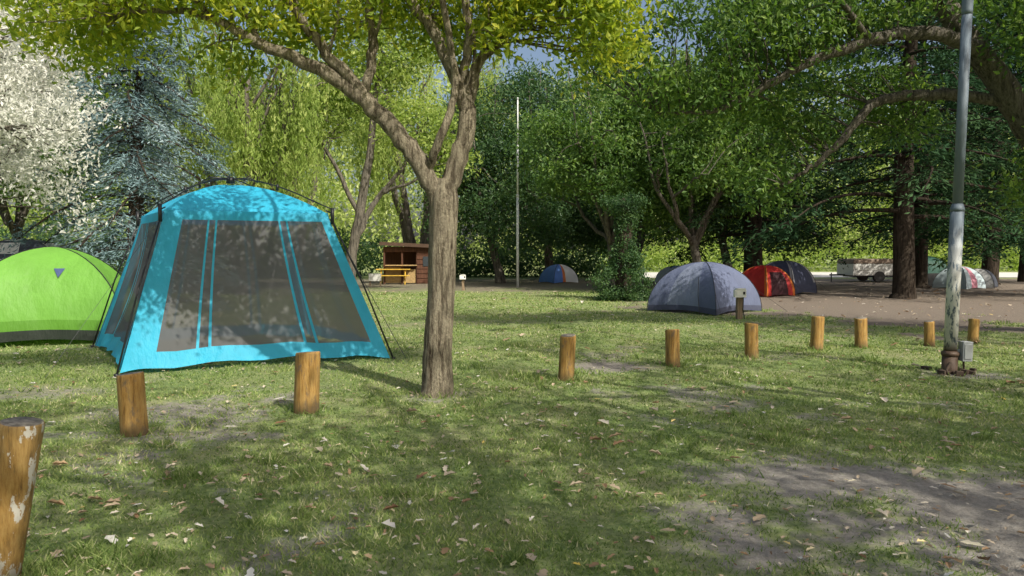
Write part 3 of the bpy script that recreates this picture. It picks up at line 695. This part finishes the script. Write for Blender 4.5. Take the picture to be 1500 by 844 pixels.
p = N(nt, 'ShaderNodeBsdfPrincipled', Roughness=.6, Metallic=.1); nt.links.new(c, p.inputs['Base Color'])
b = N(nt, 'ShaderNodeBump', Strength=.4, Distance=.01); nt.links.new(n1, b.inputs['Height']); nt.links.new(b.outputs[0], p.inputs['Normal']); nt.links.new(p.outputs[0], out.inputs[0])
BOXM = simple('box_grey', (.42, .44, .44), .5, .2)
g = group('lamp_post', (5.82, 9.75, 0)); g.rotation_euler = (0, math.radians(1.2), 0)
mb = MB()
mb.tube([(0, 0, -.2), (0, 0, .22)], [.098, .095], 20); mb.tube([(0, 0, .22), (0, 0, .25), (0, 0, .27), (0, 0, .30)], [.095, .11, .11, .08], 20)
mb.tube([(0, 0, .29), (0, 0, 2.15)], .082, 20); mb.tube([(0, 0, 2.14), (0, 0, 2.18), (0, 0, 2.24)], [.086, .086, .064], 20)
mb.tube([(0, 0, 2.22), (0, 0, 4.7)], .062, 20); mb.tube([(0, 0, 4.69), (0, 0, 4.74), (0, 0, 5.05), (0, 0, 5.1)], [.066, .066, .066, .05], 20); mb.tube([(0, 0, 5.05), (0, 0, 7.6)], .050, 16)
mb.tube([(0, 0, 7.5), (-.1, -.1, 7.8), (-.5, -.5, 7.95), (-.9, -.9, 7.95)], .03, 10)
mb.obj('shaft', [pm], g, True)
mb = MB(); mb.box((-1.05, -1.05, 7.93), (.5, .24, .12), 0, math.pi/4, .7); mb.obj('luminaire', [BOXM], g, False, .02)
mb = MB(); mb.box((.17, -.05, .30), (.13, .12, .26)); mb.box((.17, -.115, .30), (.10, .012, .20)); mb.box((.09, -.02, .30), (.06, .04, .04))
mb.obj('junction_box', [BOXM], g, False, .006)
mb = MB(); mb.tube([(.17, -.02, .17), (.18, -.03, 0), (.28, -.1, -.03)], .014, 8); mb.tube([(-.05, -.1, .15), (-.12, -.14, .05), (-.1, -.2, -.04)], .02, 8)
for k in range(14):
    a = random.uniform(0, 6.28); r = random.uniform(.12, .5); mb.box((.1+r*math.cos(a), r*math.sin(a)*.6, .02), (random.uniform(.05, .12), random.uniform(.04, .1), random.uniform(.03, .08)), 0, a)
mb.obj('cable_and_rubble', [simple('rubble', (.10, .07, .05), .9, .5)], g, False, .01)

WP = simple('white_pole_paint', (.72, .73, .72), .5, .2)
mb = MB(); mb.tube([(0, 0, -.1), (0, 0, 4.2)], .06, 12); mb.tube([(0, 0, 4.19), (0, 0, 6.5)], .045, 12); mb.tube([(0, 0, 6.49), (0, 0, 8.6)], .032, 10)
mb.tube([(0, 0, 4.15), (0, 0, 4.25)], .07, 12); mb.tube([(0, 0, 8.58), (0, 0, 8.66)], [.05, .03], 10)
mb.obj('flag_pole', [WP], None, True, loc=(.26, 34, 0))

WOOD = simple('weathered_wood', (.30, .22, .14), .85, .45, 20, stretch=(1, 1, .15))
def pedestal(x, y, s=1.0):
    g = group('power_outlet_post', (x, y, 0), .1, s)
    mb = MB(); mb.box((0, 0, .27), (.13, .1, .6)); mb.obj('timber', [WOOD], g, False, .01)
    mb = MB(); mb.box((-.03, -.09, .56), (.26, .09, .17)); mb.box((-.08, -.137, .56), (.09, .01, .10)); mb.box((-.02, -.09, .66), (.20, .12, .03)); mb.obj('outlet_box', [simple('box_white', (.80, .80, .76), .5, .1)], g, False, .01)
    mb = MB(); mb.box((.05, -.139, .57), (.05, .006, .06)); mb.tube([(.05, -.10, .48), (.06, -.06, .2), (.1, -.06, .0)], .01, 6); mb.obj('socket', [BLK], g)
pedestal(5.5, 17.8, 1.1); pedestal(-2.05, 31, 1.0)

HW = simple('hut_boards', (.13, .055, .03), .8, .4, 14, stretch=(1, 1, .1)); HW2 = simple('hut_yellow_boards', (.45, .31, .14), .8, .3, 10)
g = group('wooden_hut', (-4.95, 38.5, 0), .12)
mb = MB(); mb.box((.55, 0, .95), (1.1, 1.8, 1.9))
for k in range(8): mb.box((.55, -.915, .15+.24*k), (1.1, .03, .2))
mb.box((-.85, .6, .95), (1.7, .08, 1.9))
for x_ in (-1.65, -.75, 0): mb.box((x_, -.85, .95), (.09, .09, 1.9))
mb.box((-.85, -.85, 1.75), (1.7, .05, .25)); mb.obj('walls', [HW], g, False, .005)
mb = MB(); mb.box((-.3, 0, 2.0), (3.1, 2.4, .1), 0, 0, 1, .05); mb.box((-.3, -1.18, 1.98), (3.14, .05, .18), 0, 0, 1, .05); mb.obj('roof', [simple('roof_felt', (.10, .06, .04), .9)], g)
mb = MB(); mb.box((-1.2, -.80, .45), (.78, .04, .8)); mb.box((-.38, -.80, .40), (.62, .04, .7)); mb.box((-.8, -.95, .95), (1.6, .3, .05)); mb.obj('counter', [HW2], g)
mb = MB(); mb.box((.55, -.945, 1.15), (.5, .02, .5)); mb.obj('window', [simple('hut_glass', (.05, .06, .07), .15, .1)], g)
def picnic(x, y, rz):
    g = group('picnic_table', (x, y, 0), rz); mb = MB()
    for k in range(4): mb.box((0, -.3+.2*k, .75), (1.7, .18, .04))
    for s_ in (-1, 1):
        mb.box((0, s_*.72, .45), (1.7, .26, .04))
        for q in (-.6, .6): mb.tube([(q, s_*.2, .74), (q, s_*.7, .0)], .035, 4)
    for q in (-.6, .6): mb.box((q, 0, .42), (.05, 1.5, .08))
    mb.obj('timber', [simple('yellow_timber', (.72, .46, .06), .6, .3)], g, False, .008)
picnic(-6.0, 37.3, .1)
g = group('information_board', (-6.6, 35.5, 0)); mb = MB(); mb.box((0, 0, .38), (.6, .04, .3)); mb.box((0, .01, .56), (.66, .07, .04)); mb.obj('panel', [simple('white_panel', (.75, .75, .7))], g)
mb = MB(); mb.box((-.25, .05, .25), (.05, .05, .6)); mb.box((.25, .05, .25), (.05, .05, .6)); mb.obj('legs', [WOOD], g)

g = group('camper_trailer', (19.6, 40.5, 0), .05)
mb = MB(); mb.box((0, 0, .68), (2.7, 1.8, .62)); mb.box((0, -.905, .68), (2.5, .02, .05)); mb.obj('body', [simple('camper_white', (.80, .80, .76), .4, .1)], g, False, .05)
mb = MB(); mb.box((0, 0, 1.13), (2.76, 1.86, .26), 0, 0, .95); mb.obj('roof', [simple('camper_roof', (.30, .22, .16), .6)], g, False, .05)
mb = MB()
for q in (-1, 1): mb.tube([(0.1, q*.72, .3), (0.1, q*.92, .3)], .3, 18)
mb.box((0, 0, .32), (2.3, 1.2, .1)); mb.tube([(-1.3, 0, .38), (-2.2, 0, .38)], .04, 6); mb.tube([(-2.1, 0, .0), (-2.1, 0, .5)], .03, 6); mb.obj('wheels_and_chassis', [BLK], g)

RM = simple('sunlit_field_tone', (.64, .62, .57), .95, .2, 5)  # pale tone stands in for sunlit field; strip added to brighten far ground
mb = MB(); mb.grid(lambda i, j: (8+i*6, 46+j*6+.1*i+math.sin(i*.7)*.6, .03), 13, 2, lambda i, j: 0); mb.obj('sunlit_field_strip', [RM], None, True)

# ------------------------------------------------------------------ camera, sky, sun
cd = bpy.data.cameras.new('camera'); cd.sensor_width = 36; cd.lens = 36*1080/1500; cd.clip_end = 1500; cd.clip_start = .05
cam = bpy.data.objects.new('camera', cd); COL.objects.link(cam)
cam.location = (0, 0, 1.6); cam.rotation_euler = (math.radians(90-2.756), 0, 0); scene.camera = cam
sd = Vector((.50, -.60, .76)).normalized(); el = math.asin(sd.z); az = math.atan2(sd.x, sd.y)
sl = bpy.data.lights.new('sun', 'SUN'); sl.energy = 5.0; sl.angle = math.radians(.5); sl.color = (1, .95, .83)
so = bpy.data.objects.new('sun', sl); COL.objects.link(so); so.rotation_euler = (-sd).to_track_quat('-Z', 'Y').to_euler()
wd_ = bpy.data.worlds.new('World'); scene.world = wd_; wd_.use_nodes = True; nt = wd_.node_tree
bg = nt.nodes['Background']; sk = nt.nodes.new('ShaderNodeTexSky'); sk.sky_type = 'NISHITA'; sk.sun_disc = False
sk.sun_elevation = el; sk.sun_rotation = az; sk.air_density = 1.0; sk.dust_density = 5.0; sk.ozone_density = .8
nt.links.new(sk.outputs[0], bg.inputs[0]); bg.inputs[1].default_value = .15
scene.view_settings.view_transform = 'Standard'; scene.view_settings.look = 'None'; scene.view_settings.exposure = 0
